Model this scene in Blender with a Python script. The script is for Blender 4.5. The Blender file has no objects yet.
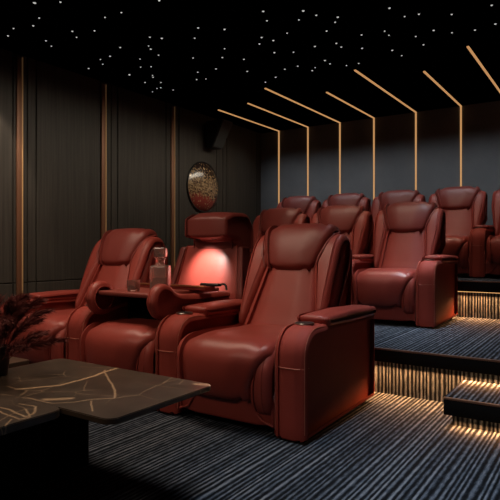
import bpy, bmesh, math, random
from mathutils import Vector, Matrix
random.seed(7)
scene = bpy.context.scene
COL = scene.collection

# ------------------------------------------------------------------ node helpers
class NT:
    def __init__(s, name):
        s.m = bpy.data.materials.new(name); s.m.use_nodes = True
        s.t = s.m.node_tree; s.t.nodes.clear()
        s.out = s.n('ShaderNodeOutputMaterial')
        s.b = s.n('ShaderNodeBsdfPrincipled')
        s.l(s.b.outputs[0], s.out.inputs[0])
    def n(s, typ, **k):
        nd = s.t.nodes.new(typ)
        for a, v in k.items(): setattr(nd, a, v)
        return nd
    def l(s, a, b): s.t.links.new(a, b)
    def set(s, **k):
        for a, v in k.items():
            i = s.b.inputs[a.replace('_', ' ')]
            if hasattr(v, 'is_linked') or isinstance(v, bpy.types.NodeSocket): s.l(v, i)
            else: i.default_value = v
    def coord(s, kind='Object', scale=(1, 1, 1)):
        c = s.n('ShaderNodeTexCoord'); mp = s.n('ShaderNodeMapping')
        mp.inputs['Scale'].default_value = scale
        s.l(c.outputs[kind], mp.inputs[0]); return mp.outputs[0]
    def noise(s, vec, scale, detail=3, rough=.5):
        t = s.n('ShaderNodeTexNoise')
        t.inputs['Scale'].default_value = scale; t.inputs['Detail'].default_value = detail
        t.inputs['Roughness'].default_value = rough
        s.l(vec, t.inputs['Vector']); return t.outputs['Fac']
    def ramp(s, fac, stops, interp='LINEAR'):
        r = s.n('ShaderNodeValToRGB'); cr = r.color_ramp; cr.interpolation = interp
        while len(cr.elements) < len(stops): cr.elements.new(.5)
        for e, (p, c) in zip(cr.elements, stops):
            e.position = p; e.color = (*c, 1) if len(c) == 3 else c
        s.l(fac, r.inputs[0]); return r.outputs[0]
    def math(s, op, a, b=None, clamp=False):
        m = s.n('ShaderNodeMath', operation=op, use_clamp=clamp)
        for i, v in enumerate((a, b)):
            if v is None: continue
            if isinstance(v, bpy.types.NodeSocket): s.l(v, m.inputs[i])
            else: m.inputs[i].default_value = v
        return m.outputs[0]
    def mix(s, fac, a, b):
        m = s.n('ShaderNodeMix', data_type='RGBA')
        for i, v in ((0, fac), (6, a), (7, b)):
            if isinstance(v, bpy.types.NodeSocket): s.l(v, m.inputs[i])
            else: m.inputs[i].default_value = v if i == 0 else (*v, 1)
        return m.outputs[2]
    def bump(s, h, strength, dist=.01):
        b = s.n('ShaderNodeBump'); b.inputs['Strength'].default_value = strength
        b.inputs['Distance'].default_value = dist
        s.l(h, b.inputs['Height']); s.l(b.outputs[0], s.b.inputs['Normal'])

def plain(name, col, rough=.5, metal=0, **k):
    t = NT(name); t.set(Base_Color=(*col, 1), Roughness=rough, Metallic=metal, **k); 
    v = t.coord(); n = t.noise(v, 60, 2)
    t.set(Roughness=t.math('ADD', t.math('MULTIPLY', n, .1), rough - .05))
    return t.m

def emit(name, col, strength, base=(.02, .02, .02)):
    t = NT(name); t.set(Base_Color=(*base, 1), Emission_Color=(*col, 1), Emission_Strength=strength); return t.m

def leather(name, col, rough=.47, spec=.32, coat=.16):
    t = NT(name); v = t.coord()
    f = t.noise(v, 5, 4)
    c = t.mix(f, tuple(x * .8 for x in col), tuple(x * 1.15 for x in col))
    t.set(Base_Color=c, Roughness=rough, Specular_IOR_Level=spec, Coat_Weight=coat, Coat_Roughness=.27)
    g = t.noise(v, 220, 2); w = t.noise(v, 14, 3)
    h = t.math('ADD', t.math('MULTIPLY', g, .25), w)
    t.bump(h, .22, .006)
    return t.m

def carpet(name):
    t = NT(name)
    sep = t.n('ShaderNodeSeparateXYZ'); t.l(t.coord(), sep.inputs[0])
    wob = t.noise(t.coord('Object', (9, .03, .03)), 1.0, 1)
    ph = t.math('ADD', t.math('MULTIPLY', sep.outputs[0], 2 * math.pi * 36), t.math('MULTIPLY', wob, 14))
    sn = t.math('ADD', t.math('MULTIPLY', t.math('SINE', ph), .5), .5)          # one pile stripe every 28 mm
    a = t.noise(t.coord('Object', (40, .25, .25)), 1.0, 1)                      # stripe to stripe variation
    d = t.noise(t.coord('Object', (70, 16, 16)), 1.0, 2, .6)                    # dashes along a stripe
    c = t.noise(t.coord('Object', (260, 260, 260)), 1.0, 2)                     # pile
    s = t.math('MULTIPLY', sn, t.math('ADD', .15, t.math('MULTIPLY', a, 1.5)))
    s = t.math('ADD', t.math('MULTIPLY', s, .62), t.math('MULTIPLY', t.math('SUBTRACT', d, .5), .75))
    s = t.math('ADD', s, t.math('MULTIPLY', t.math('SUBTRACT', c, .5), .35))
    col = t.ramp(s, [(.08, (.005, .006, .008)), (.25, (.018, .023, .031)), (.48, (.068, .083, .108)), (.74, (.155, .172, .200))])
    t.set(Base_Color=col, Roughness=.95, Specular_IOR_Level=.05)
    t.bump(s, .5, .01)
    return t.m

def marble(name, veins):
    t = NT(name)
    v = t.coord()
    wn = t.n('ShaderNodeTexNoise'); wn.inputs['Scale'].default_value = 5; wn.inputs['Detail'].default_value = 6
    t.l(v, wn.inputs['Vector'])
    off = t.n('ShaderNodeVectorMath', operation='SUBTRACT'); t.l(wn.outputs['Color'], off.inputs[0]); off.inputs[1].default_value = (.5, .5, .5)
    sc = t.n('ShaderNodeVectorMath', operation='SCALE'); t.l(off.outputs[0], sc.inputs[0]); sc.inputs['Scale'].default_value = .05
    ad = t.n('ShaderNodeVectorMath', operation='ADD'); t.l(v, ad.inputs[0]); t.l(sc.outputs[0], ad.inputs[1])
    sep = t.n('ShaderNodeSeparateXYZ'); t.l(ad.outputs[0], sep.inputs[0])
    X, Y = sep.outputs[0], sep.outputs[1]
    total = None
    for (x0, y0, x1, y1, w, k) in veins:          # veins as line segments in the slab's own coordinates
        L = math.hypot(x1 - x0, y1 - y0); ux, uy = (x1 - x0) / L, (y1 - y0) / L
        dx = t.math('SUBTRACT', X, x0); dy = t.math('SUBTRACT', Y, y0)
        al = t.math('ADD', t.math('MULTIPLY', dx, ux), t.math('MULTIPLY', dy, uy))
        al = t.math('MINIMUM', t.math('MAXIMUM', al, 0.0), L)
        ex = t.math('SUBTRACT', dx, t.math('MULTIPLY', al, ux)); ey = t.math('SUBTRACT', dy, t.math('MULTIPLY', al, uy))
        d = t.math('SQRT', t.math('ADD', t.math('MULTIPLY', ex, ex), t.math('MULTIPLY', ey, ey)))
        m = t.math('MULTIPLY', t.math('SUBTRACT', 1.0, t.math('DIVIDE', d, w), True), k)
        total = m if total is None else t.math('MAXIMUM', total, m)
    vo = t.n('ShaderNodeTexVoronoi', feature='DISTANCE_TO_EDGE'); vo.inputs['Scale'].default_value = 5.5
    t.l(ad.outputs[0], vo.inputs['Vector'])
    msk = t.ramp(t.noise(v, 3, 2), [(.5, (0, 0, 0)), (.62, (1, 1, 1))])
    fine = t.math('MULTIPLY', t.math('SUBTRACT', 1.0, t.math('DIVIDE', vo.outputs[0], .022), True), t.math('MULTIPLY', msk, .38))
    total = t.math('MAXIMUM', total, fine)
    cloud = t.ramp(t.noise(v, 7, 6, .65), [(.3, (.036, .025, .017)), (.7, (.085, .060, .042))])
    col = t.mix(total, cloud, (.60, .40, .23))
    t.set(Base_Color=col, Roughness=.28, Specular_IOR_Level=.5)
    return t.m

def wood_panel(name, ca, cb, rough=.6):
    t = NT(name)
    v = t.coord('Object', (30, 30, .8)); f = t.noise(v, 1.6, 5, .6)
    v2 = t.coord('Object', (1, 1, 1)); g = t.noise(v2, 1.1, 2)
    s = t.math('ADD', t.math('MULTIPLY', f, .75), t.math('MULTIPLY', g, .25))
    t.set(Base_Color=t.ramp(s, [(.35, ca), (.65, cb)]), Roughness=rough, Specular_IOR_Level=.3)
    t.bump(f, .15, .004)
    return t.m

M = {}
M['leather'] = leather('oxblood leather', (.28, .046, .034))
M['leather2'] = leather('oxblood leather pad', (.26, .042, .031), .42)
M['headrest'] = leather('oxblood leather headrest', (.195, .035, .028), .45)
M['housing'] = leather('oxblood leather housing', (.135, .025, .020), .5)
M['arm'] = leather('oxblood arm leather', (.28, .046, .034), .62, .14, 0)
M['stitch'] = plain('pale stitching', (.42, .13, .09), .6)
M['carpet'] = carpet('striped carpet')
M['black'] = plain('matt black', (.003, .003, .003), .9, 0, Specular_IOR_Level=.1)
M['ceiling'] = plain('black ceiling paint', (.0004, .0004, .0004), .95, 0, Specular_IOR_Level=0.0)
M['plastic'] = plain('black plastic', (.008, .008, .008), .4)
M['chrome'] = plain('chrome', (.42, .40, .36), .30, 1)
M['brass'] = plain('brass', (.62, .38, .17), .32, 1)
M['bronze'] = plain('bronze trim', (.22, .10, .055), .5, .35)
M['brass_edge'] = emit('brass edge with added glow', (.62, .34, .15), .05, (.5, .3, .14))  # slight emission added so the brass looks lit
M['panel'] = wood_panel('dark wood panel', (.030, .026, .022), (.055, .048, .040))
M['nosing'] = plain('black step nosing', (.003, .0025, .0025), .85, 0, Specular_IOR_Level=.08)
M['nosing_edge'] = plain('walnut nosing edge', (.10, .045, .025), .5)
M['led'] = emit('warm led', (.64, .325, .125), .82)
M['led_step'] = emit('warm step led', (1, .52, .20), 1.2)
M['star'] = emit('star point', (.93, .92, .88), .55)
M['lamp'] = emit('lamp lens', (1, .93, .85), 3.0)
M['grille'] = plain('grey speaker cloth', (.035, .035, .032), .9)
M['tray'] = plain('dark red tray', (.20, .040, .030), .4)
M['vase'] = plain('dark glazed vase', (.02, .012, .011), .3)
M['plume'] = plain('maroon plume', (.16, .034, .029), .9)
M['stem'] = plain('dry stem', (.03, .012, .008), .8)
def glassm(name, col, tr):
    t = NT(name); t.set(Base_Color=(*col, 1), Roughness=.12, Transmission_Weight=tr, IOR=1.45); return t.m
M['glass'] = glassm('glass tinted with chair red', (.66, .42, .37), .8)  # red of the recliners refracted in the glass is put into its tint
M['whisky'] = glassm('tinted glass', (.45, .16, .11), .6)
def backwall():
    t = NT('slate grey plaster'); v = t.coord()
    n = t.noise(v, 2.2, 5, .6)
    vo = t.n('ShaderNodeTexVoronoi', feature='DISTANCE_TO_EDGE'); vo.inputs['Scale'].default_value = 1.3
    mp = t.n('ShaderNodeVectorMath', operation='ADD'); nn = t.n('ShaderNodeTexNoise'); nn.inputs['Scale'].default_value = 2.5
    t.l(v, nn.inputs['Vector']); t.l(v, mp.inputs[0]); t.l(nn.outputs['Color'], mp.inputs[1]); t.l(mp.outputs[0], vo.inputs['Vector'])
    c = t.ramp(n, [(.3, (.108, .114, .121)), (.7, (.140, .146, .153))])
    ln = t.math('SUBTRACT', 1.0, t.math('DIVIDE', vo.outputs[0], .012), True)
    t.set(Base_Color=t.mix(t.math('MULTIPLY', ln, .35), c, (.14, .14, .14)), Roughness=.85)
    t.bump(t.noise(v, 150, 2), .2, .003)
    return t.m
M['backwall'] = backwall()
def mirror_reflection():  # reflected room painted into the colour: dark top, gold middle, red bottom
    t = NT('painted mirror reflection'); v = t.coord()
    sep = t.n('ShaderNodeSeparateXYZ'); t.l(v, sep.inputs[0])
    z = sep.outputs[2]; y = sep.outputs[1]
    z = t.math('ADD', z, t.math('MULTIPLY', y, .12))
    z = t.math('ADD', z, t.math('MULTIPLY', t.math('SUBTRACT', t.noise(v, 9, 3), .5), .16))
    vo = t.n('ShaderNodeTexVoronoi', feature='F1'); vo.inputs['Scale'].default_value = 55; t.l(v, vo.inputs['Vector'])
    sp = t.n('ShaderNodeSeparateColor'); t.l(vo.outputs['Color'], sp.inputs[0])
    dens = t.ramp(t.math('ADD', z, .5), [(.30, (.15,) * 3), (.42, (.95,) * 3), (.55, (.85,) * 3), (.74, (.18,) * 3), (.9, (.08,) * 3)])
    glint = t.math('LESS_THAN', sp.outputs[0], dens)
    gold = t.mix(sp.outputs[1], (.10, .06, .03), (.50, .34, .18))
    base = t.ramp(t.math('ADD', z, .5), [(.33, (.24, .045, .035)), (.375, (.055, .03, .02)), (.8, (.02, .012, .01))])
    t.set(Base_Color=t.mix(t.math('MULTIPLY', glint, .62), base, gold), Roughness=.25, Coat_Weight=.5, Coat_Roughness=.1)
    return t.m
M['mirror_reflection'] = mirror_reflection()

# ------------------------------------------------------------------ mesh helpers
def link(name, bm, mat, parent=None, smooth=35, loc=(0, 0, 0)):
    me = bpy.data.meshes.new(name)
    bmesh.ops.recalc_face_normals(bm, faces=bm.faces)
    bm.to_mesh(me); bm.free()
    me.materials.append(mat)
    for p in me.polygons: p.use_smooth = True
    me.set_sharp_from_angle(angle=math.radians(smooth))
    o = bpy.data.objects.new(name, me); COL.objects.link(o); o.location = loc
    if parent: o.parent = parent
    return o

def tag(o, label=None, cat=None, group=None, kind=None):
    if label: o['label'] = label
    if cat: o['category'] = cat
    if group: o['group'] = group
    if kind: o['kind'] = kind
    return o

def empty(name, loc, label, cat, group=None, rz=0, scale=(1, 1, 1)):
    o = bpy.data.objects.new(name, None); COL.objects.link(o)
    o.location = loc; o.rotation_euler.z = rz; o.scale = scale; o.empty_display_size = .1
    return tag(o, label, cat, group)

def box(bm, x0, x1, y0, y1, z0, z1, bev=0, seg=2):
    vs = [bm.verts.new(p) for p in ((x0, y0, z0), (x1, y0, z0), (x1, y1, z0), (x0, y1, z0), (x0, y0, z1), (x1, y0, z1), (x1, y1, z1), (x0, y1, z1))]
    fs = [bm.faces.new([vs[i] for i in q]) for q in ((3, 2, 1, 0), (4, 5, 6, 7), (0, 1, 5, 4), (1, 2, 6, 5), (2, 3, 7, 6), (3, 0, 4, 7))]
    if bev:
        es = list({e for f in fs for e in f.edges})
        bmesh.ops.bevel(bm, geom=es, offset=bev, segments=seg, affect='EDGES', profile=.5)
    return bm

def B(*a, **k):
    return box(bmesh.new(), *a, **k)

def rp(pts, seg=6):
    """rounded polygon: pts (y, z[, r])"""
    out = []; n = len(pts)
    for i, p in enumerate(pts):
        r = p[2] if len(p) > 2 else 0
        c = Vector(p[:2])
        if r <= 0: out.append(c); continue
        a = Vector(pts[i - 1][:2]) - c; b = Vector(pts[(i + 1) % n][:2]) - c
        ang = a.angle(b); d = min(r / math.tan(ang / 2), a.length * .49, b.length * .49)
        rr = d * math.tan(ang / 2)
        p0 = c + a.normalized() * d; p1 = c + b.normalized() * d
        bis = (a.normalized() + b.normalized()).normalized(); cen = c + bis * (rr / math.sin(ang / 2))
        a0 = math.atan2(*(p0 - cen).yx); a1 = math.atan2(*(p1 - cen).yx); da = (a1 - a0 + math.pi) % (2 * math.pi) - math.pi
        for k in range(seg + 1):
            t = a0 + da * k / seg; out.append(cen + Vector((math.cos(t), math.sin(t))) * rr)
    return out

def cr(pts, per=5):
    """closed Catmull-Rom through pts"""
    n = len(pts); out = []
    P = [Vector(p[:2]) for p in pts]
    for i in range(n):
        p0, p1, p2, p3 = P[i - 1], P[i], P[(i + 1) % n], P[(i + 2) % n]
        for k in range(per):
            t = k / per
            out.append(.5 * ((2 * p1) + (p2 - p0) * t + (2 * p0 - 5 * p1 + 4 * p2 - p3) * t * t + (3 * p1 - p0 - 3 * p2 + p3) * t ** 3))
    return out

def densify(prof, maxlen):
    out = []
    for i, p in enumerate(prof):
        q = prof[(i + 1) % len(prof)]; n = max(1, math.ceil((q - p).length / maxlen))
        out += [p.lerp(q, k / n) for k in range(n)]
    return out

def puff(bm, prof, xc, hw, r=.03, crown=0, nx=6, m=4, maxlen=.06, wave=None):
    """side profile extruded in x with rounded edges and a crowned, padded surface; hw, xc may be functions of (y, z)"""
    prof = densify([Vector(p[:2]) for p in prof], maxlen)
    n = len(prof)
    area = sum(prof[i].x * prof[(i + 1) % n].y - prof[(i + 1) % n].x * prof[i].y for i in range(n))
    if area < 0: prof.reverse()
    nor = []
    for i in range(n):
        t = (prof[(i + 1) % n] - prof[i - 1]); nor.append(Vector((t.y, -t.x)).normalized() if t.length > 1e-9 else Vector((0, 0)))
    f = lambda g, p: g(p.x, p.y) if callable(g) else g
    st = [(-1, r * (1 - math.sin(math.pi / 2 * k / m)), r * (1 - math.cos(math.pi / 2 * k / m))) for k in range(m + 1)]
    st += [(None, k / nx, 0) for k in range(1, nx)]
    st += [(1, b, c) for (_, b, c) in reversed(st[:m + 1])]
    rings = []
    for side, b, ins in st:
        ring = []
        for p, q in zip(prof, nor):
            w = f(hw, p)
            if side is None: x = (-1 + 2 * b) * (w - r)
            else: x = side * (w - r + (r - b))
            off = crown * (1 - min(1, abs(x) / w) ** 2.2) - ins * 1.0
            if side is not None: off = crown * (1 - min(1, abs(x) / w) ** 2.2) - (r - math.sqrt(max(0, r * r - (r - b) ** 2)) if r else 0)
            if wave: off += wave(x, p)
            y = p + q * off
            ring.append(bm.verts.new((f(xc, p) + x, y.x, y.y)))
        rings.append(ring)
    for a, b in zip(rings, rings[1:]):
        for i in range(n):
            j = (i + 1) % n
            bm.faces.new((a[i], a[j], b[j], b[i]))
    bm.faces.new(list(reversed(rings[0]))); bm.faces.new(rings[-1])
    return bm

def PUFF(*a, **k): return puff(bmesh.new(), *a, **k)

def tube(bm, path, rad, n=8, close=False):
    path = [Vector(p) for p in path]; rings = []
    up = Vector((0, 0, 1))
    for i, p in enumerate(path):
        a = path[i - 1] if (i or close) else p; b = path[(i + 1) % len(path)] if (i < len(path) - 1 or close) else p
        t = (b - a).normalized()
        s = t.cross(up if abs(t.z) < .95 else Vector((1, 0, 0))).normalized(); u = s.cross(t)
        r = rad(i / (len(path) - 1)) if callable(rad) else rad
        rings.append([bm.verts.new(p + (s * math.cos(2 * math.pi * k / n) + u * math.sin(2 * math.pi * k / n)) * r) for k in range(n)])
    pr = list(zip(rings, rings[1:])) + ([(rings[-1], rings[0])] if close else [])
    for a, b in pr:
        for k in range(n): bm.faces.new((a[k], a[(k + 1) % n], b[(k + 1) % n], b[k]))
    if not close: bm.faces.new(rings[0][::-1]); bm.faces.new(rings[-1])
    return bm

def lathe(bm, prof, n=32, c=(0, 0, 0)):
    """prof: (radius, z)"""
    rings = []
    for r, z in prof:
        if r < 1e-6: rings.append([bm.verts.new((c[0], c[1], c[2] + z))])
        else: rings.append([bm.verts.new((c[0] + r * math.cos(2 * math.pi * k / n), c[1] + r * math.sin(2 * math.pi * k / n), c[2] + z)) for k in range(n)])
    for a, b in zip(rings, rings[1:]):
        for k in range(n):
            j = (k + 1) % n
            if len(a) == 1 and len(b) == 1: continue
            if len(a) == 1: bm.faces.new((a[0], b[k], b[j]))
            elif len(b) == 1: bm.faces.new((a[k], a[j], b[0]))
            else: bm.faces.new((a[k], a[j], b[j], b[k]))
    return bm

def copy_tree(o, parent=None):
    c = o.copy(); COL.objects.link(c)
    if parent: c.parent = parent
    for ch in [x for x in bpy.data.objects if x.parent == o]: copy_tree(ch, c)
    return c

# ------------------------------------------------------------------ the setting
XL, XR, YF, YB, H = -4.82, 2.6, -1.8, 7.6, 2.94
P1, P2 = .336, .716                    # heights of the two tiers
Y1, Y2 = 3.83, 5.93                    # risers of the two tiers
def struct(name, bm, mat, **k):
    o = link(name, bm, mat, **k); return tag(o, kind='structure')

fl = struct('floor', B(XL - .1, XR + .1, YF - .1, YB + .1, -.1, 0), M['carpet'], smooth=20)
tag(fl, 'black and blue-grey striped carpet floor', 'floor')
ce = struct('ceiling', B(XL - .1, XR + .1, YF - .1, YB + .1, H, H + .1), M['ceiling'])
tag(ce, 'black starlit ceiling', 'ceiling')
o = struct('wall_back', B(XL - .1, XR + .1, YB, YB + .1, 0, H), M['backwall']); tag(o, 'dark slate grey back wall behind the seats', 'wall')
o = struct('wall_right', B(XR, XR + .1, YF, YB, 0, H), M['panel']); tag(o, 'dark right wall of the room', 'wall')
o = struct('wall_front', B(XL - .1, XR + .1, YF - .1, YF, 0, H), M['black']); tag(o, 'black screen wall at the front of the room', 'wall')

# left wall: black backing with wood panels separated by shadow gaps
bm = B(XL - .1, XL - .022, YF, YB, 0, H)
edges = []
k = -4
while k < 6:
    b0 = 3.13 + 1.085 * (k)
    edges += [b0, b0 + .155, b0 + .255]; k += 1
edges = [YF] + [e for e in edges if YF + .05 < e < YB - .05] + [YB]
for a, b in zip(edges, edges[1:]):
    for z0, z1 in ((0, .705), (.715, H)):
        box(bm, XL - .03, XL, a + .007, b - .007, z0, z1, .003, 1)
o = struct('wall_left', bm, M['panel'], smooth=20); tag(o, 'dark wood panelled left wall', 'wall')
tl = ['vertical bronze wall trim nearest the left edge of the photo', 'vertical bronze wall trim behind the left front recliner', 'vertical bronze wall trim beside the round convex wall mirror']
for i in range(3):
    y = (3.160, 4.215, 5.385)[i]
    t = struct('trim_%d' % (i + 1), B(XL - .002, XL + .022, y, y + .05, 0, H - .03, bev=.003), M['bronze']); tag(t, tl[i], 'wall trim')
    link('trim_edge', B(XL - .002, XL + .030, y + .05, y + .060, 0, H - .03, bev=.002), M['brass_edge'], t)

# tiers
def tier(name, x0, y0, y1, z0, z1, lab):
    """carpeted tier: carpeted riser and top, black nosing over a recessed riser, led under the nosing"""
    o = struct(name, B(x0, XR, y0, y1, z0, z1 - .006), M['carpet'], smooth=20); tag(o, lab, 'platform')
    return o
def carpet_top(parent, x0, x1, y0, y1, z): 
    link('carpet', B(x0, x1, y0, y1, z - .008, z), M['carpet'], parent, smooth=20)

def nosing(parent, x0, x1, y0, y1, z, th, left=False):
    bm = B(x0, x1, y0, y1, z - th, z - .008, bev=.004)
    link('nosing', bm, M['nosing'], parent)
    link('nosing_edge', B(x0, x1, y0 - .002, y0 + .02, z - .010, z + .002, bev=.002), M['nosing_edge'], parent)

p1 = tier('platform_lower', XL, Y1, YB, 0, P1, 'lower carpeted seating platform under the second row')
nosing(p1, XL, XR, Y1 - .08, Y1, P1, .095); carpet_top(p1, XL, XR, Y1 - .06, Y2, P1)
p2 = tier('platform_upper', XL, Y2, YB, P1, P2, 'upper carpeted seating platform under the back row')
nosing(p2, XL, XR, Y2 - .08, Y2, P2, .11); carpet_top(p2, XL, XR, Y2 - .06, YB, P2)
SX = -.825
s1 = tier('step_lower', SX + .035, 3.37, Y1, 0, .166, 'low carpeted step in front of the lower platform')
nosing(s1, SX, XR, 3.30, 3.37, .172, .10); carpet_top(s1, SX, XR, 3.32, Y1, .172)
link('nosing_return', B(SX, SX + .035, 3.37, Y1, .072, .164, bev=.003), M['nosing'], s1)
s2 = tier('step_upper', SX + .035, 5.47, Y2, P1, P1 + .18, 'low carpeted step in front of the upper platform')
nosing(s2, SX, XR, 5.40, 5.47, P1 + .186, .11); carpet_top(s2, SX, XR, 5.42, Y2, P1 + .186)
link('nosing_return', B(SX, SX + .035, 5.47, Y2, P1 + .076, P1 + .178, bev=.003), M['nosing'], s2)

def area(name, loc, sx, sy, w, col, rot=(0, 0, 0), spread=None):
    l = bpy.data.lights.new(name, 'AREA'); l.shape = 'RECTANGLE'; l.size = sx; l.size_y = sy; l.energy = w; l.color = col
    if spread: l.spread = spread
    o = bpy.data.objects.new(name, l); COL.objects.link(o); o.location = loc; o.rotation_euler = rot; return o
def spot(name, loc, to, w, col, ang, blend=.5, rad=.05):
    l = bpy.data.lights.new(name, 'SPOT'); l.energy = w; l.color = col; l.spot_size = math.radians(ang); l.spot_blend = blend; l.shadow_soft_size = rad
    o = bpy.data.objects.new(name, l); COL.objects.link(o); o.location = loc
    o.rotation_euler = (Vector(to) - Vector(loc)).to_track_quat('-Z', 'Y').to_euler(); return o
WARM = (1, .41, .135)
def led_under(name, x0, x1, y, z, lab, watts):
    o = link(name, B(x0, x1, y, y + .012, z - .008, z - .001), M['led_step']); tag(o, lab, 'light strip', 'LED strips under the step nosings')
    area('step_light', ((x0 + x1) / 2, y - .004, z - .012), x1 - x0, .012, watts * (x1 - x0), WARM, (math.radians(-20), 0, 0), math.radians(132))
led_under('step_light_strip', XL + .05, XR - .05, Y1 - .03, P1 - .095, 'warm light strip under the nosing of the lower platform', 15)
led_under('step_light_strip', XL + .05, XR - .05, Y2 - .03, P2 - .11, 'warm light strip under the nosing of the upper platform', 17)
led_under('step_light_strip', SX + .05, XR - .05, 3.34, .072, 'warm light strip under the nosing of the low step by the front row', 8.5)
led_under('step_light_strip', SX + .05, XR - .05, 5.44, P1 + .076, 'warm light strip under the nosing of the low step on the lower platform', 8)

# ------------------------------------------------------------------ bent light strips over back wall and ceiling
xs = [-4.477, -3.953, -3.413, -2.879, -2.271, -1.673, -1.125]
ys = [5.97, 5.91, 5.47, 6.02, 5.436, 5.886, 5.384]
words = ['leftmost', 'second from left', 'third from left', 'fourth from left', 'fifth from left', 'second from right', 'rightmost']
for i, (x, y) in enumerate(zip(xs, ys)):
    r = empty('bent_light_strip', (x, YB, P2), '%s warm bent light strip running up the back wall onto the ceiling' % words[i], 'light strip', 'bent light strips on back wall and ceiling')
    link('wall_strip', B(-.0105, .0105, -.012, .002, 0, H - P2, bev=.002), M['led'], r)
    link('ceiling_strip', B(-.0105, .0105, y - YB, -.012, H - P2 - .012, H - P2 + .002, bev=.002), M['led'], r)

# ------------------------------------------------------------------ star lights
S = [(-3.71,2.59),(-3.53,2.69),(-3.92,2.78),(-4.1,2.85),(-4.29,2.79),(-4.48,2.86),(-4.3,3.12),(-4.37,3.23),(-3.92,3.11),(-4.0,3.22),(-3.75,3.21),(-3.46,3.07),(-3.28,3.08),(-3.86,3.61),(-4.12,3.72),(-4.27,3.73),(-4.36,3.84),(-4.59,3.85),(-4.39,4.24),(-2.88,3.09),(-3.45,3.58),(-3.38,3.66),(-3.61,3.73),(-3.65,3.8),(-3.7,3.96),(-3.93,3.94),(-4.1,4.12),(-4.0,4.17),(-4.38,4.23),(-4.19,4.39),(-4.23,4.44),(-4.44,4.53),(-4.29,4.63),(-4.43,4.78),(-4.49,4.78),(-4.63,4.85),(-4.37,4.93),(-2.96,3.66),(-3.13,3.82),(-3.47,4.21),(-3.71,4.58),(-3.88,4.77),(-3.78,4.81),(-3.48,4.6),(-2.79,3.81),(-3.06,4.18),(-3.22,4.36),(-3.07,4.52),(-3.25,4.85),(-2.32,3.69),(-2.39,3.86),(-2.05,3.86),(-2.16,3.99),(-2.0,3.99),(-1.87,4.12),(-1.93,4.2),(-2.07,4.33),(-2.38,4.18),(-2.62,4.14),(-2.57,4.26),(-2.72,4.26),(-2.72,4.53),(-2.56,4.62),(-2.32,4.6),(-2.12,4.64),(-2.12,4.75),(-1.85,4.58),(-1.97,4.89),(-2.41,5.0),(-2.41,5.12),(-2.72,5.0),(-2.59,5.14),(-2.66,5.21),(-2.88,5.01),(-3.1,5.19),(-3.29,5.28),(-2.29,5.26),(-2.16,5.27),(-1.46,4.19),(-1.41,4.41),(-1.3,4.43),(-1.08,4.58),(-1.65,4.61),(-1.65,4.72),(-1.29,4.83),(-1.17,4.97),(-1.46,4.88),(-1.46,5.12),(-1.75,5.1),(-1.72,5.29),(-.99,5.02),(-.78,4.58),(-.82,4.98)]
bm = lathe(bmesh.new(), [(0, -.007), (.007, -.006), (.012, -.002), (.013, .001), (0, .001)], 10)
star = link('star_light', bm, M['star'], loc=(*S[0], H))
tag(star, 'tiny white pinpoint light in the black starlit ceiling', 'ceiling light', 'pinpoint star lights in the ceiling')
for i, (x, y) in enumerate(S[1:]):
    c = star.copy(); COL.objects.link(c); c.location = (x, y, H)
    s_ = random.uniform(.55, .85); c.scale = (s_, s_, 1)

# ------------------------------------------------------------------ recliners
PITCH, AX = .89, .445
def hw_lerp(z0, w0, z1, w1):
    return lambda y, z: w0 + (w1 - w0) * max(0, min(1, (z - z0) / (z1 - z0)))

def armrest(root, sx):
    L = M['leather']
    prof = rp([(0, .012, .01), (0, .615, .15), (.30, .612, .05), (1.035, .600, .04), (1.035, .03, .03)])
    a = link('armrest', PUFF(prof, sx, .1, .032, .004), M['arm'], root)
    pad = rp([(.29, .600, .015), (.255, .655, .035), (.62, .662, .1), (1.04, .648, .03), (1.04, .588, .02), (.6, .590, .05)])
    link('arm_pad', PUFF(pad, sx, .108, .022, .006), L, a)
    # cup holder: chrome ring with a dark well
    bm = bmesh.new(); lathe(bm, [(.052, -.004), (.056, .004), (.054, .009), (.050, .009), (.049, .0)], 28, (sx - .003, .185, .6175))
    cup = link('cup_holder', bm, M['chrome'], a)
    bm = bmesh.new(); lathe(bm, [(.0495, .006), (.049, .0088), (.040, .0092), (0, .0092)], 28, (sx - .003, .185, .6175))
    link('cup_well', bm, M['plastic'], cup)
    # stitched seams
    bm = bmesh.new()
    tube(bm, [(sx - .1 - .001, .04, .405), (sx - .085, .004, .402), (sx - .04, -.0055, .399), (sx + .04, -.0055, .399), (sx + .085, .004, .402), (sx + .1 + .001, .04, .405)], .0022, 6)
    for s in (-1, 1):
        tube(bm, [(sx + s * .092, .008, z) for z in (.05, .25, .45)] + [(sx + s * .092, .0075 + .145 * (1 - math.cos(t)), .463 + .145 * math.sin(t)) for t in [math.pi / 2 * k / 6 for k in range(1, 7)]] + [(sx + s * .092, .25, .607)], .0018, 6)
    link('stitching', bm, M['stitch'], a)
    for y in (.10, .92):
        bm = bmesh.new(); lathe(bm, [(0, 0), (.022, 0), (.025, .004), (.025, .036), (0, .036)], 16, (sx + .04, y, 0))
        link('foot', bm, M['plastic'], a)
    return a

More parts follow.
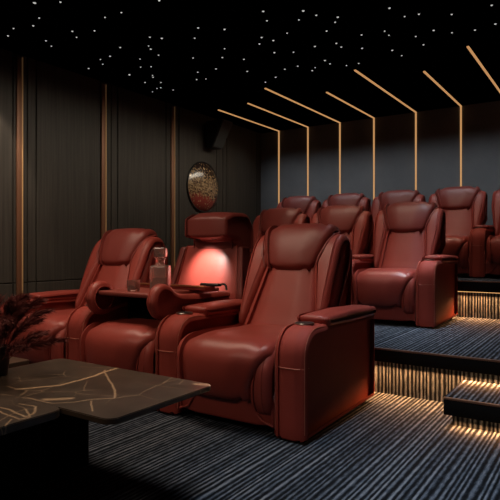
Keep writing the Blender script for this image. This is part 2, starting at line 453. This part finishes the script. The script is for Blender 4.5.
def seat(root):
    cush = cr([(.72, .50), (.45, .515), (.18, .522), (.03, .508), (-.05, .445), (-.070, .345), (-.060, .235), (-.01, .185), (.12, .21), (.30, .30), (.62, .36)], 5)
    k = lambda z: max(0, min(1, (.49 - z) / .22)) ** .8
    xr = lambda z: .326 - .105 * k(z)          # the pad narrows towards its front, baring the bolster
    xl = lambda z: -.334 + .022 * k(z)
    link('seat_cushion', PUFF(cush, lambda y, z: (xr(z) + xl(z)) / 2, lambda y, z: (xr(z) - xl(z)) / 2, .05, .012), M['leather2'], root)
    side = cr([(.70, .482), (.40, .494), (.20, .500), (.055, .482), (-.02, .41), (-.040, .31), (-.022, .17), (.06, .12), (.30, .2), (.62, .32)], 5)
    link('side_bolster', PUFF(side, lambda y, z: .292 - .022 * k(z), lambda y, z: .048 + .022 * k(z), .038, .006), M['leather'], root)
    side = cr([(.70, .470), (.40, .478), (.22, .480), (.095, .460), (.035, .40), (.02, .30), (.024, .16), (.08, .12), (.30, .2), (.62, .32)], 5)
    link('side_bolster', PUFF(side, -.285, .055, .035, .004), M['leather'], root)
    base = rp([(.012, .045, .02), (.002, .20, .03), (.12, .30, .03), (.9, .30), (.9, .06)])
    link('base', PUFF(base, 0, .342, .015, 0), M['leather2'], root)
    for s in (-1, 1):            # slanted kick panel trims
        bm = bmesh.new(); tube(bm, [(s * .21, .000, .165), (s * .265, .004, .085), (s * .335, .010, .062)], .007, 8)
        link('kick_trim', bm, M['leather'], root)

def back(root, W=.352, HW=.275):
    L = M['leather']; DY = .09
    sh = lambda pts: [(p[0] + DY + .05 * max(0, min(1, (1.0 - p[1]) / .5)), *p[1:]) for p in pts]
    f = W / .352
    shell = rp(sh([(.50, .40, .03), (.60, .62, .1), (.81, 1.00, .1), (.875, 1.11, .06), (.985, 1.11, .06), (1.06, 1.03, .08), (1.03, .70, .1), (.96, .32, .05)]))
    link('backrest', PUFF(shell, 0, hw_lerp(.66, .335, .76, W - .012), .045, .008), L, root)
    cush = cr(sh([(.455, .46), (.52, .60), (.625, .78), (.735, .97), (.80, 1.06), (.90, 1.06), (.86, .90), (.75, .7), (.62, .46)]), 5)
    link('back_cushion', PUFF(cush, 0, hw_lerp(.5, .285, .95, .215 * f), .05, .013), L, root)
    wing = cr(sh([(.50, .52), (.555, .66), (.64, .83), (.735, 1.00), (.80, 1.095), (.88, 1.135), (.97, 1.105), (.985, .98), (.88, .78), (.75, .60), (.62, .46)]), 5)
    k = lambda z: max(0, min(1, (z - .55) / .38))
    for s in (-1, 1):
        xc = lambda y, z, s=s: s * (.305 + (.272 * f - .305) * k(z))
        h2 = lambda y, z: .030 + (.080 * f - .030) * k(z)
        link('side_wing', PUFF(wing, xc, h2, .028 + .0, .016, m=6, nx=8), L, root)
    head = cr(sh([(.680, .915), (.676, .95), (.718, 1.045), (.775, 1.145), (.835, 1.205), (.92, 1.215), (.985, 1.18), (.99, 1.10), (.93, 1.04), (.86, 1.0), (.78, .92), (.71, .893)]), 5)
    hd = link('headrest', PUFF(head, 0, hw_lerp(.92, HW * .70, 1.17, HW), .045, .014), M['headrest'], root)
    for s in (-1, 1):             # welt beside the headrest, running over the shoulder
        bm = bmesh.new()
        w = lambda q: s * (HW * q)
        tube(bm, [(w(q), y + DY, z) for q, y, z in ((.74, .70, .91), (.84, .715, 1.0), (.95, .775, 1.09), (1.03, .845, 1.145), (1.05, .92, 1.160), (1.02, 1.0, 1.12))], .009, 8)
        link('welt', bm, M['headrest'], hd)

def front_parts(root):
    seat(root); armrest(root, AX)

REC = 'red leather recliners'
Y0 = 2.575
r1 = empty('recliner', (-1.900, Y0, 0), 'large oxblood leather recliner nearest the camera at the right end of the front row', 'recliner', 'front row recliners')
front_parts(r1)
r2 = copy_tree(r1)
back(r1)
r3 = copy_tree(r1); r3.location = (-1.900 - 2 * PITCH, Y0, 0)
r3['label'] = 'oxblood leather recliner at the left end of the front row, by the panelled wall'
armrest(r3, -AX)

# middle unit with its back folded down into a console
rc = empty('console_recliner', (-1.900 - PITCH, Y0, 0), 'middle front row recliner with its back folded down as a lit drinks console', 'recliner', 'front row recliners')
front_parts(rc)
L = M['leather']
pan = rp([(.865, .60), (.875, .70, .01), (.965, 1.075, .02), (1.02, 1.075, .01), (.99, .35, .02), (.70, .35, .02)])
link('lit_back_panel', PUFF(pan, .06, hw_lerp(.70, .325, 1.06, .262), .012, .0), M['leather'], rc)
for s in (-1, 1):
    fr = rp([(.845, .60), (.855, .70, .02), (.955, 1.06, .03), (1.07, 1.06, .03), (1.04, .35, .02), (.72, .35, .02)])
    xc = lambda y, z, s=s:   .06 + s * (.352 - .063 * max(0, min(1, (z - .70) / .36)))
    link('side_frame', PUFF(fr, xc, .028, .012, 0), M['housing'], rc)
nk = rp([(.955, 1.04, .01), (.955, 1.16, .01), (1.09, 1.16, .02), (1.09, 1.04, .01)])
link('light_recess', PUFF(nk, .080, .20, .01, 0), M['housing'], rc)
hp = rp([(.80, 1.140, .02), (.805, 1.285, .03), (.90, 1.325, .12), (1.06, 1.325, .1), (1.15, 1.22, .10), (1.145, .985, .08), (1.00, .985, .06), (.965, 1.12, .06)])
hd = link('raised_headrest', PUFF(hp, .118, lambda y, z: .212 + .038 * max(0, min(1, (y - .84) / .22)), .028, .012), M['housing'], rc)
for x in (-.07, .09):
    bm = bmesh.new(); lathe(bm, [(0, .0), (.022, 0), (.024, -.004), (.024, -.018), (.018, -.020), (.018, -.014), (0, -.014)], 20, (x + .075, .87, 1.135))
    f = link('reading_light', bm, M['plastic'], hd)
    bm = bmesh.new(); lathe(bm, [(0, -.017), (.0175, -.016), (.0175, -.013), (0, -.013)], 20, (x + .075, .87, 1.135))
    link('lens', bm, M['lamp'], f)
# folded down back: tray between two rounded bolsters
link('tray_table', B(-.27, .27, .055, .80, .716, .748, bev=.010, seg=3), M['tray'], rc)
link('tray_support', B(-.25, .25, .34, .86, .50, .716, bev=.01), M['black'], rc)
bl = cr([(.008, .66), (.0, .71), (.03, .775), (.095, .808), (.17, .79), (.24, .742), (.40, .722), (.80, .715), (.84, .68), (.78, .645), (.40, .635), (.24, .60), (.12, .575), (.045, .605)], 5)
for s in (-1, 1):
    link('tray_bolster', PUFF(bl, .01 + s * .297, .042, .030, .006), M['leather'], rc)
    bm = bmesh.new()
    ring = [(.01 + s * .297 - s * .045, .108 + .085 * math.cos(t), .692 + .085 * math.sin(t)) for t in [2 * math.pi * k / 28 for k in range(28)]]
    tube(bm, ring, .005, 6, True); link('bolster_piping', bm, M['leather2'], rc)
lg = link('console_ledge', B(-.30, .40, .45, .58, .749, .775, bev=.006), M['leather2'], rc)
link('brass_inlay', B(-.30, .40, .444, .475, .772, .781, bev=.002), M['brass'], lg)

# second and third rows: smaller pitch, stepped up
back(r2, .400, .310)
first = [r2]; todo = []
def row(xs_, y, z, sc, labs, group, left_arm_at):
    for i, x in enumerate(xs_):
        c = first.pop() if first else copy_tree(r2); c.location = (x, y, z); c.scale = sc; c['label'] = labs[i]; c['group'] = group
        if i == left_arm_at: todo.append(c)
row([-1.775, -2.555, -3.335], 4.90, P1, (.876, .84, .975),
    ['oxblood leather recliner at the right end of the middle row, arm and side in shadow',
     'oxblood leather recliner in the middle of the second row, half hidden by the nearest recliner',
     'oxblood leather recliner at the left end of the second row, only its headrest showing'], 'second row recliners', 2)
row([-.865, -1.62, -2.375, -3.13, -3.885], 6.40, P2, (.848, .80, .90),
    ['oxblood leather recliner in the back row cut off by the right edge of the photo',
     'oxblood leather recliner in the back row with the bright highlight, second from right',
     'oxblood leather recliner in the back row right behind the right end of the middle row',
     'oxblood leather recliner in the back row, second from the left',
     'oxblood leather recliner at the left end of the back row'], 'back row recliners', 4)

for c in todo: armrest(c, -AX)

# ------------------------------------------------------------------ things on the console
d = empty('decanter', (-2.612, 2.815, .748), 'square glass decanter with cube stopper standing on the console tray', 'decanter')
bm = bmesh.new()
def sq(w, z, r=.012, n=4):
    pts = rp([(-w, -w, r), (w, -w, r), (w, w, r), (-w, w, r)], n); return [(p.x, p.y, z) for p in pts]
def loft(bm, secs):
    rings = [[bm.verts.new(p) for p in s] for s in secs]; n = len(rings[0])
    for a, b in zip(rings, rings[1:]):
        for k in range(n): bm.faces.new((a[k], a[(k + 1) % n], b[(k + 1) % n], b[k]))
    bm.faces.new(rings[0][::-1]); bm.faces.new(rings[-1]); return bm
loft(bm, [sq(.053, .0), sq(.056, .004), sq(.056, .165), sq(.052, .176), sq(.028, .184), sq(.026, .190), sq(.024, .215), sq(.031, .222), sq(.031, .228)])
link('bottle', bm, M['glass'], d)
link('liquor', loft(bmesh.new(), [sq(.046, .010), sq(.046, .09)]), M['whisky'], d)
link('stopper', loft(bmesh.new(), [sq(.016, .226, .004), sq(.016, .234, .004), sq(.034, .236, .006), sq(.036, .240, .006), sq(.036, .292, .006), sq(.032, .297, .006)]), M['glass'], d)
d.rotation_euler.z = math.radians(25); d.scale = (1.08, 1.08, 1.02)
g = empty('glass_tumbler', (-2.791, 2.735, .748), 'small square glass tumbler standing on the console tray', 'glass')
bm = loft(bmesh.new(), [sq(.030, 0, .008), sq(.034, .004, .008), sq(.036, .078, .008), sq(.033, .078, .008), sq(.031, .014, .008)])
link('tumbler', bm, M['glass'], g); link('drink', loft(bmesh.new(), [sq(.0295, .0145, .007), sq(.0305, .045, .007)]), M['whisky'], g)
g.rotation_euler.z = math.radians(15)
h = empty('remote_handset', (-2.36, 3.115, .775), 'black remote handset with curved cord end lying on the console ledge', 'remote')
link('handset', B(-.13, .04, -.022, .022, 0, .022, bev=.008, seg=3), M['plastic'], h)
bm = bmesh.new(); tube(bm, [(.035, 0, .012), (.06, 0, .020), (.085, -.005, .018), (.10, -.01, .004), (.105, -.012, -.02)], .008, 8)
link('cord', bm, M['plastic'], h)

# ------------------------------------------------------------------ wall mirror and speaker
m = empty('wall_mirror', (XL, 6.06, 1.91), 'round convex mirror with a painted-on reflection on the panelled left wall', 'mirror')
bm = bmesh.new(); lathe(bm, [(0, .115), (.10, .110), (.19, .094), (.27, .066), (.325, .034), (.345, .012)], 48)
bmesh.ops.rotate(bm, verts=bm.verts, matrix=Matrix.Rotation(math.pi / 2, 3, 'Y')); link('mirror_dome', bm, M['mirror_reflection'], m, smooth=60)
bm = bmesh.new(); lathe(bm, [(0, .002), (.335, .002), (.357, .006), (.362, .016), (.355, .026), (.343, .022), (.343, .010), (0, .010)], 48)
bmesh.ops.rotate(bm, verts=bm.verts, matrix=Matrix.Rotation(math.pi / 2, 3, 'Y')); link('rim', bm, M['plastic'], m, smooth=50)

s = empty('wall_speaker', (XL + .02, 6.17, 2.86), 'black tilted box speaker high on the left wall above the mirror', 'speaker')
def spk_box(bm, w0, w1, d0, d1, z0, z1):
    # cabinet tapering to the bottom
    vs = [bm.verts.new(p) for p in ((.05, -w0, z0), (d0, -w0, z0), (d0, w0, z0), (.05, w0, z0), (.05, -w1, z1), (d1, -w1, z1), (d1, w1, z1), (.05, w1, z1))]
    fs = [bm.faces.new([vs[i] for i in q]) for q in ((3, 2, 1, 0), (4, 5, 6, 7), (0, 1, 5, 4), (1, 2, 6, 5), (2, 3, 7, 6), (3, 0, 4, 7))]
    bmesh.ops.bevel(bm, geom=list({e for f in fs for e in f.edges}), offset=.008, segments=2, affect='EDGES'); return bm
link('cabinet', spk_box(bmesh.new(), .12, .13, .16, .34, -.40, -.03), M['plastic'], s)
bm = bmesh.new(); a = [bm.verts.new(p) for p in ((.172, -.105, -.385), (.172, .105, -.385), (.345, .115, -.05), (.345, -.115, -.05))]
bm.faces.new(a); g2 = bmesh.ops.extrude_face_region(bm, geom=bm.faces[:]); bmesh.ops.translate(bm, verts=[v for v in g2['geom'] if isinstance(v, bmesh.types.BMVert)], vec=(-.012, 0, .006))
link('grille', bm, M['grille'], s)
link('bracket', B(-.02, .06, -.03, .03, -.25, -.17, bev=.004), M['plastic'], s)

# ------------------------------------------------------------------ marble tables
def slab(name, x0, x1, y0, y1, z0, z1, r, mat, parent):
    pts = rp([(x0, y0, r), (x1, y0, r), (x1, y1, r), (x0, y1, r)], 8)
    bm = bmesh.new(); bt = [bm.verts.new((p.x, p.y, z0)) for p in pts]; f = bm.faces.new(bt[::-1])
    ex = bmesh.ops.extrude_face_region(bm, geom=[f]); vs = [v for v in ex['geom'] if isinstance(v, bmesh.types.BMVert)]
    bmesh.ops.translate(bm, verts=vs, vec=(0, 0, z1 - z0))
    es = [e for e in bm.edges if abs(e.verts[0].co.z - e.verts[1].co.z) < 1e-6]
    bmesh.ops.bevel(bm, geom=es, offset=.003, segments=2, affect='EDGES')
    return link(name, bm, mat, parent)
M['marble1'] = marble('dark marble broad top', [(-2.107, 1.391, -2.015, 1.533, 0.013, 1), (-2.015, 1.533, -2.02, 1.732, 0.013, 1), (-2.02, 1.732, -2.059, 1.911, 0.013, 1), (-2.189, 1.397, -2.107, 1.391, 0.008, 0.6), (-2.074, 1.847, -1.939, 1.738, 0.007, 0.7), (-1.939, 1.738, -1.835, 1.674, 0.007, 0.7), (-1.835, 1.674, -1.66, 1.52, 0.007, 0.7), (-1.66, 1.52, -1.715, 1.466, 0.007, 0.6), (-1.715, 1.466, -1.744, 1.396, 0.007, 0.6), (-1.744, 1.396, -1.807, 1.338, 0.007, 0.6), (-1.807, 1.338, -1.94, 1.334, 0.007, 0.6), (-1.94, 1.334, -2.04, 1.268, 0.007, 0.6), (-1.87, 1.36, -1.8, 1.42, 0.022, 0.75), (-1.703, 1.44, -1.595, 1.354, 0.006, 0.7), (-1.66, 1.52, -1.612, 1.605, 0.005, 0.4), (-1.53, 1.878, -1.46, 1.901, 0.025, 0.7), (-1.656, 1.814, -1.706, 1.916, 0.005, 0.5), (-2.236, 1.821, -2.059, 1.911, 0.006, 0.35), (-1.62, 1.9, -1.59, 1.84, 0.005, 0.4)])
M['marble2'] = marble('dark marble small top', [(-1.906, 1.184, -1.835, 1.187, 0.007, 0.75), (-1.835, 1.187, -1.718, 1.165, 0.007, 0.75), (-1.718, 1.165, -1.735, 1.209, 0.007, 0.75), (-1.735, 1.209, -1.806, 1.267, 0.007, 0.75), (-1.803, 1.223, -1.706, 1.173, 0.006, 0.7), (-1.86, 1.156, -1.715, 1.14, 0.006, 0.7), (-1.715, 1.14, -1.7, 1.165, 0.006, 0.7), (-1.7, 1.07, -1.739, 1.125, 0.006, 0.6), (-1.806, 1.267, -1.891, 1.257, 0.006, 0.6)])
M['marble3'] = marble('dark marble low top', [(-3.4, 1.6, -3.1, 1.9, .006, .5)])
t = empty('coffee_table', (0, 0, 0), 'dark brown gold-veined marble coffee table in front of the middle seat', 'coffee table', 'nested marble coffee tables')
slab('table_top', -2.51, -1.455, 1.315, 1.915, .428, .45, .045, M['marble1'], t)
slab('base', -2.42, -2.12, 1.42, 1.80, 0, .428, .04, M['black'], t)
t = empty('coffee_table', (0, 0, 0), 'smaller gold-veined marble coffee table at the lower left corner of the photo', 'coffee table', 'nested marble coffee tables')
slab('table_top', -2.45, -1.695, .70, 1.313, .424, .4535, .05, M['marble2'], t)
slab('base', -2.40, -1.76, .76, 1.27, 0, .424, .03, M['black'], t)
t = empty('side_table', (0, 0, 0), 'low dark side table half hidden behind the vase and the marble coffee table', 'side table')
slab('table_top', -3.55, -2.99, 1.55, 2.06, .335, .36, .02, M['marble3'], t)
slab('base', -3.45, -3.1, 1.66, 1.95, 0, .335, .03, M['black'], t)

# ------------------------------------------------------------------ vase and dried plumes
vx, vy = -2.425, 1.50
v = bmesh.new(); lathe(v, [(0, .0), (.036, 0), (.040, .004), (.046, .05), (.049, .09), (.046, .118), (.042, .128), (.046, .136), (.043, .137), (.038, .128), (.042, .09), (.03, .02), (0, .015)], 36)
vs = link('vase', v, M['vase'], loc=(vx, vy, .45)); tag(vs, 'small dark vase holding maroon dried plumes at the left edge', 'vase')
bq = empty('dried_bouquet', (vx, vy, .47), 'bushy bouquet of dark maroon dried grass plumes in the dark vase', 'dried plant')
random.seed(3)
def plume(ang, spread, length, rise):
    p = []; n = 10
    dx, dy = math.cos(ang), math.sin(ang)
    for k in range(n + 1):
        t = k / n
        p.append(Vector((dx * spread * t ** 1.6 + dx * .012, dy * spread * t ** 1.6 + dy * .012, rise * (t - .32 * t ** 3) * 1.0)))
    bm = bmesh.new(); tube(bm, p, lambda t: .0025 * (1 - .6 * t), 5)
    st = link('plume', bm, M['plume'], bq)
    bm = bmesh.new()
    for q in range(420):
        t = random.uniform(.42, 1); i = min(n - 1, int(t * n)); c = p[i].lerp(p[i + 1], t * n - i); tg = (p[i + 1] - p[i]).normalized()
        w = (1 - abs(t - .68) / .42) ; l = random.uniform(.045, .10) * max(.45, w)
        d = (Vector((random.gauss(0, 1), random.gauss(0, 1), random.gauss(0, 1))).normalized() * .62 + tg * 1.0).normalized()
        sdir = d.cross(Vector((random.random(), random.random(), random.random()))).normalized() * .0023
        a_, b_, e_ = bm.verts.new(c - sdir), bm.verts.new(c + sdir), bm.verts.new(c + d * l - Vector((0, 0, l * .12)))
        mid1, mid2 = bm.verts.new(c + d * l * .5 + sdir * .9), bm.verts.new(c + d * l * .5 - sdir * .9)
        bm.faces.new((a_, b_, mid1, mid2)); bm.faces.new((mid2, mid1, e_))
    link('feathers', bm, M['plume'], st)
for k in range(28):
    plume(2 * math.pi * k / 28 + random.uniform(-.15, .15), (.10, .17, .24, .28)[k % 4] * random.uniform(.9, 1.1), 0, (.50, .46, .36, .22)[k % 4] * random.uniform(.9, 1.08))

# ------------------------------------------------------------------ lights
KEY = (1, .76, .57)
area('key_light', (-3.0, 2.35, 2.88), 2.8, .8, 32, KEY, (0, 0, 0), math.radians(130))
spot('downlight', (-2.3, 1.5, 2.88), (-1.75, 3.25, .85), 15, KEY, 34, .8, .03)
spot('downlight', (-4.0, 1.7, 2.88), (-3.6, 3.25, .85), 10, KEY, 40, .8, .04)
area('middle_row_light', (-2.6, 4.95, 2.88), 1.8, .3, 6, KEY, (math.radians(8), 0, 0), math.radians(80))
spot('downlight', (-2.3, 3.9, 2.88), (-1.65, 5.55, 1.2), 9, KEY, 34, .8, .03)
area('back_row_light', (-2.4, 6.1, 2.88), 3.0, .2, 6.5, KEY, (math.radians(10), 0, 0), math.radians(70))
spot('downlight', (-2.0, 5.4, 2.88), (-1.55, 6.95, 1.5), 8, KEY, 34, .8, .03)
area('front_fill', (-2.8, -.6, 2.7), 3.4, .5, 5.5, KEY, (math.radians(48), 0, 0), math.radians(70))
spot('table_fill', (-2.3, 1.4, 2.88), (-2.0, 1.62, .45), 9, KEY, 34, 1.0, .08)  # added fill to lift the table top, no fixture modelled
spot('mirror_fill', (-3.9, 5.3, 2.88), (XL, 6.02, 1.9), 9, (1, .82, .6), 26, .6, .04)  # added to brighten the mirror dome, has no lamp body
area('wall_wash', (-2.0, 6.75, 2.86), 5.2, .2, 9, (.93, .965, 1), (math.radians(30), 0, 0), math.radians(80))
area('panel_wash', (-3.7, 3.6, 2.7), .25, 6.5, 13, (1, .89, .72), (0, math.radians(48), 0), math.radians(90))
spot('wall_spot', (-4.48, 2.86, 2.80), (XL, 2.90, 1.4), 34, (1, .80, .62), 50, .3, .02)
area('carpet_fill', (-1.40, 2.3, 2.86), .1, 1.8, 17, (.72, .86, 1), (0, math.radians(-24), 0), math.radians(75))
area('carpet_fill', (-1.38, 4.7, 2.88), .1, 1.2, 9, (.78, .89, 1), (0, 0, 0), math.radians(60))  # fill added to lift the platform carpet, without a fixture
spot('console_light', (-2.72, Y0 + .70, 1.10), (-2.73, Y0 + .92, .87), 30.0, (1, .86, .76), 80, .8, .015)

w = bpy.data.worlds.new('world'); scene.world = w; w.use_nodes = True
w.node_tree.nodes['Background'].inputs[0].default_value = (.5, .55, .6, 1); w.node_tree.nodes['Background'].inputs[1].default_value = .004

# ------------------------------------------------------------------ camera
cam = bpy.data.cameras.new('camera'); co = bpy.data.objects.new('camera', cam); COL.objects.link(co)
cam.sensor_width = 36; cam.lens = 546 / 500 * 36; cam.shift_y = -.004; cam.clip_start = .02
co.location = (0, 0, 1.05); co.rotation_euler = (math.pi / 2, 0, math.radians(33.545))
scene.camera = co
scene.view_settings.view_transform = 'Standard'; scene.view_settings.look = 'None'
scene.view_settings.exposure = 0; scene.view_settings.gamma = 1
scene.cycles.use_denoising = True
scene.cycles.max_bounces = 8; scene.cycles.sample_clamp_indirect = 3
